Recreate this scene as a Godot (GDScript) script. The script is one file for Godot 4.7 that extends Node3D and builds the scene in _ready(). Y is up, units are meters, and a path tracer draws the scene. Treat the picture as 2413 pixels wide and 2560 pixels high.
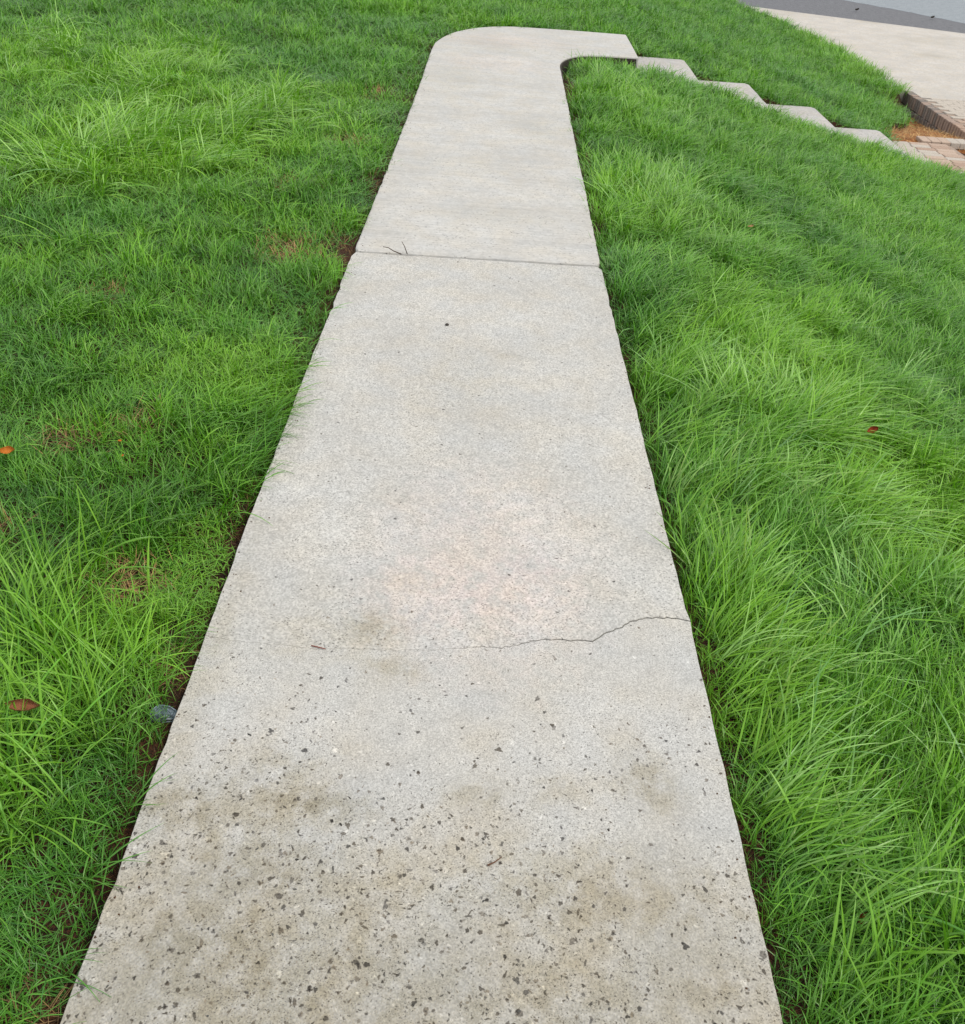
extends Node3D
# A concrete garden path through an uneven lawn, with steps that go down to a driveway.
# Plan coordinates are (x, a): x to the right, a metres ahead of the viewer; world z = -a.

var rng := RandomNumberGenerator.new()
var bumps := FastNoiseLite.new()
var clumps := FastNoiseLite.new()
var patches := FastNoiseLite.new()
var sway := FastNoiseLite.new()
var tufty := FastNoiseLite.new()
var used := {}
var grain := 1.0   # how coarse the next concrete texture looks

# ---------------------------------------------------------------- naming
func numbered(called: String) -> String:
	if not used.has(called):
		used[called] = 0
		return called
	used[called] += 1
	return "%s_%03d" % [called, used[called]]

func tag(o: Node, label := "", category := "", group := "", kind := "") -> void:
	if label: o.set_meta("label", label)
	if category: o.set_meta("category", category)
	if group: o.set_meta("group", group)
	if kind: o.set_meta("kind", kind)

func base(called: String, at := Vector3.ZERO) -> Node3D:
	var o := Node3D.new()
	o.name = numbered(called)
	add_child(o)
	o.position = at
	return o

func obj(called: String, mesh: Mesh, m: Material, parent: Node = null) -> MeshInstance3D:
	var o := MeshInstance3D.new()
	o.mesh = mesh
	o.material_override = m
	if parent == null:
		o.name = numbered(called)
		add_child(o)
	else:
		o.name = called
		var k := 0
		while parent.has_node(NodePath(o.name)):
			k += 1
			o.name = "%s_%03d" % [called, k]
		parent.add_child(o, true)
	return o

# ---------------------------------------------------------------- the lie of the land
func hill(x: float, a: float, cx: float, ca: float, rx: float, ra: float) -> float:
	var p := (x - cx) / rx
	var q := (a - ca) / ra
	return exp(-p * p - q * q)

func box_sd(x: float, a: float, x0: float, x1: float, a0: float, a1: float) -> float:
	var dx := maxf(x0 - x, x - x1)
	var da := maxf(a0 - a, a - a1)
	if dx > 0.0 and da > 0.0:
		return sqrt(dx * dx + da * da)
	return maxf(dx, da)

func left_edge(a: float) -> float:
	return lerpf(-0.6, -0.545, smoothstep(1.5, 8.0, a))

func right_edge(a: float) -> float:
	return lerpf(0.59, 0.545, smoothstep(0.8, 4.5, a))

# distance to the concrete of the path and the steps, negative on it
func slab_sd(x: float, a: float) -> float:
	var d := maxf(maxf(left_edge(a) - x, x - right_edge(a)), a - 8.95)
	if x < 0.26 and a > 8.9:
		var p := (x - 0.26) / 0.8
		var q := (a - 8.9) / 1.28
		d = minf(d, (sqrt(p * p + q * q) - 1.0) * 0.85)
	d = minf(d, box_sd(x, a, 0.24, 1.27, 9.03, 10.19))
	d = minf(d, box_sd(x, a, 1.2, 4.0, 9.05, 10.12))
	return d

# where the lawn ends against the driveway and the road
func lawn_end(a: float) -> float:
	if a < 14.0: return lerpf(4.97, 5.24, smoothstep(12.8, 13.1, a))
	if a < 16.4: return lerpf(5.24, 5.17, (a - 14.0) / 2.4)
	if a < 18.4: return lerpf(5.17, 4.81, (a - 16.4) / 2.0)
	return 4.81 - (a - 18.4) * 0.45

func in_bed(x: float, a: float) -> float:
	# distance into the mulch bed and the brick landing, positive inside
	var line := 4.38 + (a - 10.85) * 0.53 + bumps.get_noise_2d(a * 3.0, 7.0) * 0.08
	var bed := minf(minf(x - line, a - 10.62), 12.75 - a)
	var pad := minf(minf(x - 3.99, a - 9.3), 10.16 - a)
	pad = maxf(pad, minf(minf(x - 4.22, a - 9.3), 11.0 - a))
	return maxf(bed, pad)

func land(x: float, a: float) -> float:
	var n := bumps.get_noise_2d(x, a)
	var s := x - 1.15
	var y := -0.03 - 0.249 * 0.5 * (s + sqrt(s * s + 0.09)) + n * 0.03
	y -= 0.02 * smoothstep(0.5, 0.7, x)
	if a > 10.0: y -= 0.04 * smoothstep(1.2, 1.7, x) * (1.0 - smoothstep(10.5, 11.6, a))
	if x < -0.9: y += 0.02 * minf(-0.9 - x, 3.0) * smoothstep(3.0, 7.0, a)
	y += 0.034 * smoothstep(1.15, 1.5, x) * (1.0 - smoothstep(4.0, 4.6, x)) * smoothstep(7.9, 8.8, a) * (1.0 - smoothstep(9.08, 9.3, a))
	var t := x - lawn_end(a)
	var floor_y := -0.875 if a > 9.6 else -0.98
	if a > 10.8 and a < 13.2: floor_y -= 0.12 * smoothstep(4.2, 4.9, x) * smoothstep(10.8, 11.4, a) * (1.0 - smoothstep(12.5, 12.9, a))
	if y < floor_y + 0.1:
		y = floor_y + 0.1 * exp((y - floor_y - 0.1) / 0.1)
	if a > 9.6: y = lerpf(y, -1.12, smoothstep(0.0, 0.14, t))
	var sd := slab_sd(x, a)
	if x < 1.4:
		y -= 0.07 * smoothstep(0.5, 0.6, x) * smoothstep(7.2, 8.4, a) * (1.0 - smoothstep(0.02, 0.3, sd))
		y -= 0.022 * (1.0 - smoothstep(0.0, 0.09, sd))
		y -= 0.12 * (1.0 - smoothstep(-0.10, -0.03, sd))
	else:
		y -= 0.34 * (1.0 - smoothstep(-0.06, 0.01, sd))
	y = lerpf(y, -1.16, smoothstep(-0.02, 0.06, in_bed(x, a)))
	return y

func spot(x: float, a: float, up := 0.0) -> Vector3:
	return Vector3(x, land(x, a) + up, -a)

# ---------------------------------------------------------------- textures
func noise_bytes(w: int, h: int, freq: float, sd: int, kind := FastNoiseLite.TYPE_SIMPLEX_SMOOTH, octaves := 1) -> PackedByteArray:
	var n := FastNoiseLite.new()
	n.seed = sd
	n.noise_type = kind
	n.frequency = freq
	n.fractal_type = FastNoiseLite.FRACTAL_FBM if octaves > 1 else FastNoiseLite.FRACTAL_NONE
	n.fractal_octaves = octaves
	var im := n.get_image(w, h, false, false, true)
	im.convert(Image.FORMAT_L8)
	return im.get_data()

# Concrete: broomed cement paste, grains of sand, stone chips showing where it has worn, stains.
# res: metres per texel; x0, a0: where the texture begins; stains: [x, a, rx, ra, strength]
func concrete(w: int, h: int, res: float, x0: float, a0: float, sd: int, tone: Color, stains: Array, pinks: Array, chips: int, streak: float) -> Array:
	var big := noise_bytes(w, h, res / 0.5, sd, FastNoiseLite.TYPE_SIMPLEX_SMOOTH, 3)
	var mid := noise_bytes(w, h, res / 0.06, sd + 1, FastNoiseLite.TYPE_SIMPLEX_SMOOTH, 3)
	var fine := noise_bytes(w, h, minf(res / 0.005, 0.36), sd + 2, FastNoiseLite.TYPE_SIMPLEX, 2)
	var sand := noise_bytes(w, h, 0.45, sd + 3, FastNoiseLite.TYPE_VALUE)
	var warm := noise_bytes(w, h, res / 0.22, sd + 4, FastNoiseLite.TYPE_SIMPLEX_SMOOTH, 2)
	var rgb := PackedByteArray()
	rgb.resize(w * h * 3)
	var hgt := PackedByteArray()
	hgt.resize(w * h)
	var cr := tone.r * 255.0
	var cg := tone.g * 255.0
	var cb := tone.b * 255.0
	var r2 := RandomNumberGenerator.new()
	r2.seed = sd * 77
	for j in h:
		var a := a0 + (j + 0.5) * res
		var line := 0.0
		if streak > 0.0: line = streak * (r2.randf() - 0.5)
		var near_wear := 1.0 - smoothstep(0.9, 1.9, a)
		for i in w:
			var k := j * w + i
			var b := (big[k] - 128) / 255.0
			var m := (mid[k] - 128) / 255.0
			var f := (fine[k] - 128) / 255.0
			var s := (sand[k] - 128) / 255.0
			var t := (warm[k] - 128) / 255.0
			var v := 1.0 + 0.09 * b + 0.08 * m + grain * (0.11 * f + 0.22 * s) + line
			var dirt := maxf(0.0, t * 0.7 + m * 0.5 + b * 0.5 + 0.02) * (0.12 + 0.34 * near_wear) + 0.16 * (1.0 - smoothstep(0.75, 1.25, a))
			v *= 1.0 - 0.22 * dirt
			var k3 := k * 3
			rgb[k3] = clampi(int(cr * v * (1.0 - 0.02 * dirt + 0.02 * t)), 0, 255)
			rgb[k3 + 1] = clampi(int(cg * v * (1.0 - 0.07 * dirt)), 0, 255)
			rgb[k3 + 2] = clampi(int(cb * v * (1.0 - 0.19 * dirt - 0.03 * t)), 0, 255)
			hgt[k] = clampi(int(150.0 + 80.0 * f + 70.0 * s + 30.0 * m), 0, 255)
	for q in stains:
		var i0 := maxi(0, int((q[0] - q[2] * 2.0 - x0) / res))
		var i1 := mini(w, int((q[0] + q[2] * 2.0 - x0) / res))
		var j0 := maxi(0, int((q[1] - q[3] * 2.0 - a0) / res))
		var j1 := mini(h, int((q[1] + q[3] * 2.0 - a0) / res))
		for j in range(j0, j1):
			for i in range(i0, i1):
				var k := j * w + i
				var g: float = hill(x0 + i * res, a0 + j * res, q[0], q[1], q[2], q[3])
				g = clampf(g * (1.0 + 2.6 * (mid[k] - 128) / 255.0 + 1.4 * (fine[k] - 128) / 255.0), 0.0, 1.0) * q[4] * 0.82
				rgb[k * 3] = int(rgb[k * 3] * (1.0 - 0.145 * g))
				rgb[k * 3 + 1] = int(rgb[k * 3 + 1] * (1.0 - 0.16 * g))
				rgb[k * 3 + 2] = int(rgb[k * 3 + 2] * (1.0 - 0.205 * g))
	for q in pinks:
		var i0 := maxi(0, int((q[0] - q[2] * 2.0 - x0) / res))
		var i1 := mini(w, int((q[0] + q[2] * 2.0 - x0) / res))
		var j0 := maxi(0, int((q[1] - q[3] * 2.0 - a0) / res))
		var j1 := mini(h, int((q[1] + q[3] * 2.0 - a0) / res))
		for j in range(j0, j1):
			for i in range(i0, i1):
				var k := j * w + i
				var g: float = hill(x0 + i * res, a0 + j * res, q[0], q[1], q[2], q[3])
				g = clampf(g * (1.0 + 2.0 * (mid[k] - 128) / 255.0), 0.0, 1.0) * q[4]
				rgb[k * 3] = mini(255, int(rgb[k * 3] * (1.0 + 0.062 * g)))
				rgb[k * 3 + 1] = int(rgb[k * 3 + 1] * (1.0 + 0.020 * g))
				rgb[k * 3 + 2] = mini(255, int(rgb[k * 3 + 2] * (1.0 + 0.014 * g)))
	# pin holes, thickest where the paste is thin
	for n in int(w * h * 0.055 * grain):
		var k := (r2.randi() % h) * w + r2.randi() % w
		if big[k] + mid[k] * 0.6 + r2.randf() * 90.0 < 225.0: continue
		var to := r2.randf_range(0.55, 0.86)
		for q in (2 if r2.randf() < 0.35 else 1):
			var k2 := mini(k + q, w * h - 1)
			for c in 3: rgb[k2 * 3 + c] = int(rgb[k2 * 3 + c] * to)
			hgt[k2] = int(hgt[k2] * 0.5)
	# chips of stone that show at the worn surface, and pits
	for n in chips:
		var a := a0 + r2.randf() * h * res
		var x := x0 + r2.randf() * w * res
		var wear := 1.0 - smoothstep(0.8, 1.9, a)
		wear *= 0.55 + 0.45 * smoothstep(0.3, -0.4, x + (a - 1.1) * 0.9) + 0.3 * smoothstep(1.15, 0.8, a)
		if a > 4.0: wear = 0.05
		if big[clampi(int((a - a0) / res), 0, h - 1) * w + clampi(int((x - x0) / res), 0, w - 1)] < 100: wear *= 0.5
		if r2.randf() > 0.09 + wear: continue
		if wear < 0.2 and r2.randf() < 0.5: continue
		var size := 0.0011 + 0.0038 * pow(r2.randf(), 4.4)
		if r2.randf() < 0.022 * wear: size = 0.004 + 0.004 * r2.randf()
		var turn := r2.randf() * PI
		var thin := r2.randf_range(0.22, 0.85)
		var w3 := r2.randf_range(0.0, 0.3)
		var p3 := r2.randf() * TAU
		var dark := r2.randf_range(0.38, 0.85)
		if size > 0.0028: dark = r2.randf_range(0.42, 0.74)
		var pale := r2.randf() < 0.16
		var brown := r2.randf()
		var reach := int(size * 1.4 / res) + 1
		var ci := int((x - x0) / res)
		var cj := int((a - a0) / res)
		for j in range(maxi(0, cj - reach), mini(h, cj + reach + 1)):
			for i in range(maxi(0, ci - reach), mini(w, ci + reach + 1)):
				var dx := x0 + (i + 0.5) * res - x
				var da := a0 + (j + 0.5) * res - a
				var u := (dx * cos(turn) + da * sin(turn)) / size
				var v := (da * cos(turn) - dx * sin(turn)) / (size * thin)
				var rr := sqrt(u * u + v * v)
				var edge := 1.0 + w3 * sin(3.0 * atan2(v, u) + p3) + 0.1 * sin(5.0 * atan2(v, u))
				var cover := clampf((edge - rr) * size / res + 0.5, 0.0, 1.0)
				if cover <= 0.0: continue
				var k := j * w + i
				var grain := 1.0 + 0.35 * (fine[k] - 128) / 255.0
				if pale:
					for c in 3: rgb[k * 3 + c] = mini(255, int(rgb[k * 3 + c] * (1.0 + 0.13 * cover)))
					continue
				var to := dark * grain
				rgb[k * 3] = int(rgb[k * 3] * lerpf(1.0, to * (1.0 + 0.05 * brown), cover * 0.92))
				rgb[k * 3 + 1] = int(rgb[k * 3 + 1] * lerpf(1.0, to, cover * 0.92))
				rgb[k * 3 + 2] = int(rgb[k * 3 + 2] * lerpf(1.0, to * (1.02 - 0.08 * brown), cover * 0.92))
				hgt[k] = int(lerpf(hgt[k], 70.0 if brown < 0.6 else 190.0, cover))
	return [Image.create_from_data(w, h, false, Image.FORMAT_RGB8, rgb), Image.create_from_data(w, h, false, Image.FORMAT_L8, hgt)]

func stone_material(pics: Array, scale_cm: float) -> StandardMaterial3D:
	var m := StandardMaterial3D.new()
	m.albedo_texture = ImageTexture.create_from_image(pics[0])
	m.heightmap_enabled = true
	m.heightmap_texture = ImageTexture.create_from_image(pics[1])
	m.heightmap_scale = scale_cm
	m.roughness = 0.9
	m.metallic_specular = 0.35
	return m

func mottled(tone: Color, other: Color, metres: float, sd: int, size := 256, rough := 0.9) -> StandardMaterial3D:
	# two tones mixed by layered noise, in the world's own axes
	var n1 := noise_bytes(size, size, 6.0 / size, sd, FastNoiseLite.TYPE_SIMPLEX_SMOOTH, 4)
	var n2 := noise_bytes(size, size, 60.0 / size, sd + 1, FastNoiseLite.TYPE_SIMPLEX, 2)
	var rgb := PackedByteArray()
	rgb.resize(size * size * 3)
	var hgt := PackedByteArray()
	hgt.resize(size * size)
	for k in size * size:
		var t := clampf(n1[k] / 255.0 + (n2[k] - 128) / 300.0, 0.0, 1.0)
		var c := tone.lerp(other, t)
		var v := 1.0 + (n2[k] - 128) / 500.0
		rgb[k * 3] = clampi(int(c.r * v * 255.0), 0, 255)
		rgb[k * 3 + 1] = clampi(int(c.g * v * 255.0), 0, 255)
		rgb[k * 3 + 2] = clampi(int(c.b * v * 255.0), 0, 255)
		hgt[k] = clampi(int(n2[k] * 0.7 + n1[k] * 0.3), 0, 255)
	var m := StandardMaterial3D.new()
	m.albedo_texture = ImageTexture.create_from_image(Image.create_from_data(size, size, false, Image.FORMAT_RGB8, rgb))
	m.heightmap_enabled = true
	m.heightmap_texture = ImageTexture.create_from_image(Image.create_from_data(size, size, false, Image.FORMAT_L8, hgt))
	m.heightmap_scale = 0.3
	m.uv1_triplanar = true
	m.uv1_world_triplanar = true
	m.uv1_scale = Vector3.ONE / metres
	m.roughness = rough
	m.metallic_specular = 0.35
	return m

func plain(c: Color, rough := 0.85) -> StandardMaterial3D:
	var m := StandardMaterial3D.new()
	m.albedo_color = c
	m.roughness = rough
	return m

# ---------------------------------------------------------------- solid shapes
func face(st: SurfaceTool, p: Array, uv: Array = []) -> void:
	# a fan; p runs clockwise as seen from its front
	for k in range(1, p.size() - 1):
		for q in [0, k, k + 1]:
			if uv: st.set_uv(uv[q])
			st.add_vertex(p[q])

# a slab with rounded arrises; outline as (x, a), counter-clockwise on the plan with x right and a up
func slab(outline: PackedVector2Array, top: float, thick: float, round_: float, uv_from: Rect2) -> ArrayMesh:
	if Geometry2D.is_polygon_clockwise(outline): outline.reverse()
	var n := outline.size()
	var out := PackedVector2Array()
	out.resize(n)
	for k in n:
		var before := (outline[k] - outline[(k + n - 1) % n]).normalized()
		var after := (outline[(k + 1) % n] - outline[k]).normalized()
		out[k] = Vector2(before.y + after.y, -before.x - after.x).normalized()
	var rings := []
	for r in [[0.0, thick], [0.0, round_], [round_ * 0.3, round_ * 0.3], [round_, 0.0]]:
		var ring := []
		for k in n: ring.append(outline[k] - out[k] * r[0])
		rings.append([ring, top - r[1]])
	var st := SurfaceTool.new()
	st.begin(Mesh.PRIMITIVE_TRIANGLES)
	st.set_smooth_group(-1)
	var at := func(p: Vector2, y: float): return Vector3(p.x, y, -p.y)
	var uv := func(p: Vector2, y: float): return (p + Vector2(0, (y - top) * 0.6) - uv_from.position) / uv_from.size
	for r in 3:
		for k in n:
			var l := (k + 1) % n
			var a: Vector2 = rings[r][0][k]
			var b: Vector2 = rings[r][0][l]
			var c: Vector2 = rings[r + 1][0][l]
			var d: Vector2 = rings[r + 1][0][k]
			var y0: float = rings[r][1]
			var y1: float = rings[r + 1][1]
			face(st, [at.call(a, y0), at.call(d, y1), at.call(c, y1), at.call(b, y0)], [uv.call(a, y0), uv.call(d, y1), uv.call(c, y1), uv.call(b, y0)])
	var flat := PackedVector2Array()
	for p in rings[3][0]: flat.append(p)
	var tri := Geometry2D.triangulate_polygon(flat)
	for k in range(0, tri.size(), 3):
		var p := [flat[tri[k]], flat[tri[k + 1]], flat[tri[k + 2]]]
		if (p[1] - p[0]).cross(p[2] - p[0]) > 0.0: p = [p[0], p[2], p[1]]
		face(st, [at.call(p[0], top), at.call(p[1], top), at.call(p[2], top)], [uv.call(p[0], top), uv.call(p[1], top), uv.call(p[2], top)])
	st.generate_normals()
	st.generate_tangents()
	return st.commit()

# the outline with points every few centimetres, each nudged a little: a cast edge is never quite straight
func rough_edge(corners: Array, step: float, wobble: float) -> PackedVector2Array:
	var p := PackedVector2Array()
	for k in corners.size():
		var a: Vector2 = corners[k]
		var b: Vector2 = corners[(k + 1) % corners.size()]
		var many := maxi(1, int(a.distance_to(b) / step))
		for i in many:
			var q := a.lerp(b, float(i) / many)
			var drift := sway.get_noise_2d(q.x * 4.0 + 31.0, q.y * 4.0) * wobble * 1.5
			if i > 0: q += (b - a).normalized().orthogonal() * (rng.randf_range(-wobble, wobble) * 0.5 + drift)
			p.append(q)
	return p

# a brick: a box with worn arrises, 0.2 x 0.065 x 0.1 before it is scaled
func brick_mesh(size: Vector3, seed_: int) -> ArrayMesh:
	var r := RandomNumberGenerator.new()
	r.seed = seed_
	var h := size / 2.0
	var b := 0.005
	var st := SurfaceTool.new()
	st.begin(Mesh.PRIMITIVE_TRIANGLES)
	st.set_smooth_group(-1)
	var wear := {}
	for sx in [-1, 1]:
		for sy in [-1, 1]:
			for sz in [-1, 1]:
				wear[Vector3i(sx, sy, sz)] = Vector3(r.randf_range(-1, 1), r.randf_range(-1, 1), r.randf_range(-1, 1)) * 0.0016
	var corner := func(s: Vector3i, axis: int) -> Vector3:
		var v := Vector3(s) * (h - Vector3.ONE * b)
		v[axis] = s[axis] * h[axis]
		return v + wear[s]
	for axis in 3:
		var u := (axis + 1) % 3
		var w := (axis + 2) % 3
		for s in [-1, 1]:
			var ring := []
			for q in [[-1, -1], [1, -1], [1, 1], [-1, 1]]:
				var k := Vector3i.ZERO
				k[axis] = s
				k[u] = q[0]
				k[w] = q[1]
				ring.append(corner.call(k, axis))
			if s > 0: ring.reverse()
			face(st, ring)
	for axis in 3:  # the twelve arrises
		var u := (axis + 1) % 3
		var w := (axis + 2) % 3
		for su in [-1, 1]:
			for sw in [-1, 1]:
				var k0 := Vector3i.ZERO
				k0[u] = su
				k0[w] = sw
				var k1 := k0
				k0[axis] = -1
				k1[axis] = 1
				var ring := [corner.call(k0, u), corner.call(k1, u), corner.call(k1, w), corner.call(k0, w)]
				var nrm: Vector3 = (ring[1] - ring[0]).cross(ring[2] - ring[0])
				if nrm.dot(Vector3(k0) + Vector3(k1)) > 0.0: ring.reverse()
				face(st, ring)
	for s in wear:  # the eight corners
		var ring := [corner.call(s, 0), corner.call(s, 1), corner.call(s, 2)]
		var nrm: Vector3 = (ring[1] - ring[0]).cross(ring[2] - ring[0])
		if nrm.dot(Vector3(s)) > 0.0: ring.reverse()
		face(st, ring)
	st.generate_normals()
	return st.commit()

func sheet(corners: Array, top: float, thick: float) -> ArrayMesh:
	return slab(PackedVector2Array(corners), top, thick, 0.006, Rect2(0, 0, 1, 1))

# ---------------------------------------------------------------- grass
var gv := PackedVector3Array()
var gn := PackedVector3Array()
var gc := PackedColorArray()
var gi := PackedInt32Array()

func grass_begin() -> void:
	gv = PackedVector3Array()
	gn = PackedVector3Array()
	gc = PackedColorArray()
	gi = PackedInt32Array()

func blade(root: Vector3, azimuth: float, length: float, width: float, lean: float, curl: float, tint: Color, tip: Color, segs: int, kink := 0.0, twist := 0.0) -> void:
	var p := root
	var az := azimuth
	var first := gv.size()
	var ang := lean
	for k in segs + 1:
		var t := float(k) / segs
		var ahead := Vector3(cos(az), 0, sin(az))
		var side := Vector3(-sin(az), 0, cos(az))
		var tangent := ahead * sin(ang) + Vector3.UP * cos(ang)
		var nrm := side.cross(tangent)
		var s := side * cos(twist * t) + nrm * sin(twist * t)
		nrm = s.cross(tangent)
		if nrm.y < 0.0 and k == 0: pass
		var w := width * 0.5 * (0.55 + 0.9 * t - 1.45 * t * t * t)
		if k == segs:
			gv.append(p)
			gn.append(nrm)
			gc.append(tip)
		else:
			gv.append(p - s * w)
			gv.append(p + s * w)
			gn.append((nrm - s * 0.35).normalized())
			gn.append((nrm + s * 0.35).normalized())
			var c := tint.lerp(tip, t)
			gc.append(c)
			gc.append(c)
		p += tangent * (length / segs)
		ang += curl / segs
		if kink != 0.0 and k == int(segs * 0.6): ang += kink
		az += twist * 0.15 / segs
	for k in segs:
		var o := first + k * 2
		if k == segs - 1:
			gi.append_array(PackedInt32Array([o, o + 2, o + 1]))
		else:
			gi.append_array(PackedInt32Array([o, o + 2, o + 1, o + 1, o + 2, o + 3]))

func grass_end() -> ArrayMesh:
	# clockwise as seen from the side of the normals
	var a := gv[gi[0]]
	var flip := (gv[gi[1]] - a).cross(gv[gi[2]] - a).dot(gn[gi[0]]) > 0.0
	if flip:
		for k in range(0, gi.size(), 3):
			var t := gi[k + 1]
			gi[k + 1] = gi[k + 2]
			gi[k + 2] = t
	var arr := []
	arr.resize(Mesh.ARRAY_MAX)
	arr[Mesh.ARRAY_VERTEX] = gv
	arr[Mesh.ARRAY_NORMAL] = gn
	arr[Mesh.ARRAY_COLOR] = gc
	arr[Mesh.ARRAY_INDEX] = gi
	var m := ArrayMesh.new()
	m.add_surface_from_arrays(Mesh.PRIMITIVE_TRIANGLES, arr)
	return m

func shade_of(r: float, straw := 0.0) -> Color:
	# one blade against its neighbours: lighter or darker, bluer or yellower
	var v := r * rng.randf_range(0.6, 1.42)
	var y := rng.randf_range(-0.2, 0.2)
	var c := Color(v * (1.0 + y), v * (1.0 + y * 0.15), v * (1.0 - y * 0.8))
	if rng.randf() < 0.16: c = Color(v * 1.7, v * 1.4, v * 2.6)  # some blades much paler: glints of the sky painted into their colour
	if rng.randf() < straw: c = Color(2.9 * v, 1.25 * v, 2.6 * v)
	return c

func short_tuft() -> ArrayMesh:
	grass_begin()
	for k in 26:
		var r := 0.048 * sqrt(rng.randf())
		var f := rng.randf() * TAU
		var c := shade_of(1.0, 0.045)
		var long := rng.randf_range(0.04, 0.095)
		blade(Vector3(cos(f) * r, -0.012, sin(f) * r), rng.randf() * TAU, long, rng.randf_range(0.0020, 0.0038), rng.randf_range(0.05, 0.75), rng.randf_range(0.1, 1.3), c, c * 1.12, 4, 0.0, rng.randf_range(-0.8, 0.8))
	return grass_end()

func middle_tuft() -> ArrayMesh:
	grass_begin()
	for k in 16:
		var r := 0.04 * sqrt(rng.randf())
		var f := rng.randf() * TAU
		var c := shade_of(1.0, 0.012)
		blade(Vector3(cos(f) * r, -0.012, sin(f) * r), rng.randfn(0.0, 1.15), rng.randf_range(0.085, 0.17), rng.randf_range(0.0028, 0.0046), rng.randf_range(0.05, 0.5), rng.randf_range(0.4, 2.5), c, c * 1.15, 5, 0.0, rng.randf_range(-1.0, 1.0))
	return grass_end()

func long_tuft(spread: float, curl0: float, curl1: float, wide_: float, many: int) -> ArrayMesh:
	grass_begin()
	for k in many:
		var r := 0.03 * sqrt(rng.randf())
		var f := rng.randf() * TAU
		var c := shade_of(1.0, 0.006)
		var kink := rng.randf_range(0.5, 1.2) if rng.randf() < 0.06 else 0.0
		blade(Vector3(cos(f) * r, -0.015, sin(f) * r), rng.randfn(0.0, spread), rng.randf_range(0.15, 0.30), rng.randf_range(0.7, 1.25) * wide_, rng.randf_range(0.08, 0.55), rng.randf_range(curl0, curl1), c, c * 1.2, 8, kink, rng.randf_range(-1.2, 1.2))
	return grass_end()

func dry_tuft() -> ArrayMesh:
	grass_begin()
	for k in 22:
		var r := 0.055 * sqrt(rng.randf())
		var f := rng.randf() * TAU
		var v := rng.randf_range(0.6, 1.3)
		var c := Color(v, v * rng.randf_range(0.85, 1.0), v * rng.randf_range(0.7, 1.0))
		blade(Vector3(cos(f) * r, -0.004, sin(f) * r), rng.randf() * TAU, rng.randf_range(0.025, 0.07), rng.randf_range(0.0012, 0.0024), rng.randf_range(0.6, 1.35), rng.randf_range(0.0, 0.6), c, c, 3)
	return grass_end()

func creeping_tuft() -> ArrayMesh:
	# low mat of fine curled leaves
	grass_begin()
	for k in 44:
		var r := 0.055 * sqrt(rng.randf())
		var f := rng.randf() * TAU
		var c := shade_of(1.0, 0.05)
		blade(Vector3(cos(f) * r, rng.randf_range(0.0, 0.025), sin(f) * r), rng.randf() * TAU, rng.randf_range(0.018, 0.045), rng.randf_range(0.0018, 0.0036), rng.randf_range(0.2, 1.2), rng.randf_range(0.4, 1.8), c, c * 1.1, 3)
	return grass_end()

var beds := {}   # name of a stand of grass -> variant -> [transforms, colours]

func plant(stand: String, kind: String, variant: int, at: Vector3, heading: float, s: Vector3, c: Color) -> void:
	var key := "%s|%s|%d" % [stand, kind, variant]
	if not beds.has(key): beds[key] = [[], []]
	var b := Basis(Vector3.UP, heading)
	b = b * Basis.from_scale(s)
	beds[key][0].append(Transform3D(b, at))
	beds[key][1].append(c)

const DARK := Color(0.048, 0.162, 0.014)
const MID := Color(0.098, 0.284, 0.017)
const BLUE := Color(0.080, 0.235, 0.052)
const LIGHT := Color(0.210, 0.440, 0.028)
const PALE := Color(0.330, 0.560, 0.160)
const STRAW := Color(0.36, 0.23, 0.11)

# how worn the turf is: bare earth patches
const BARE := [[-0.62, 2.03, 0.05, 0.13], [-0.63, 1.50, 0.05, 0.055], [-0.83, 1.79, 0.10, 0.07], [-0.88, 4.12, 0.10, 0.14], [-0.62, 4.20, 0.07, 0.20], [-0.85, 5.94, 0.12, 0.11], [-1.25, 2.47, 0.06, 0.05], [-0.63, 0.70, 0.06, 0.07], [-0.61, 1.07, 0.025, 0.12], [-1.05, 2.55, 0.05, 0.06], [-1.5, 3.5, 0.06, 0.06], [-1.02, 5.0, 0.07, 0.07], [-0.78, 7.2, 0.08, 0.2], [-1.32, 1.98, 0.05, 0.05], [1.05, 3.05, 0.05, 0.05], [0.95, 1.32, 0.04, 0.04], [-0.61, 5.2, 0.03, 0.2], [0.60, 8.0, 0.08, 0.6], [0.57, 5.8, 0.04, 0.3]]

func bare(x: float, a: float) -> float:
	var b := 0.0
	for q in BARE:
		if absf(a - q[1]) < q[3] * 2.2: b = maxf(b, hill(x, a, q[0], q[1], q[2], q[3]))
	return b

func long_left(x: float, a: float) -> float:
	var f := hill(x, a, -1.95, 5.25, 0.75, 1.15) + 0.9 * hill(x, a, -2.4, 6.9, 0.8, 1.0) + 0.7 * hill(x, a, -3.2, 7.6, 0.6, 0.8) + 0.6 * hill(x, a, -1.5, 6.3, 0.45, 0.6)
	return clampf(f, 0.0, 1.0)

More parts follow.
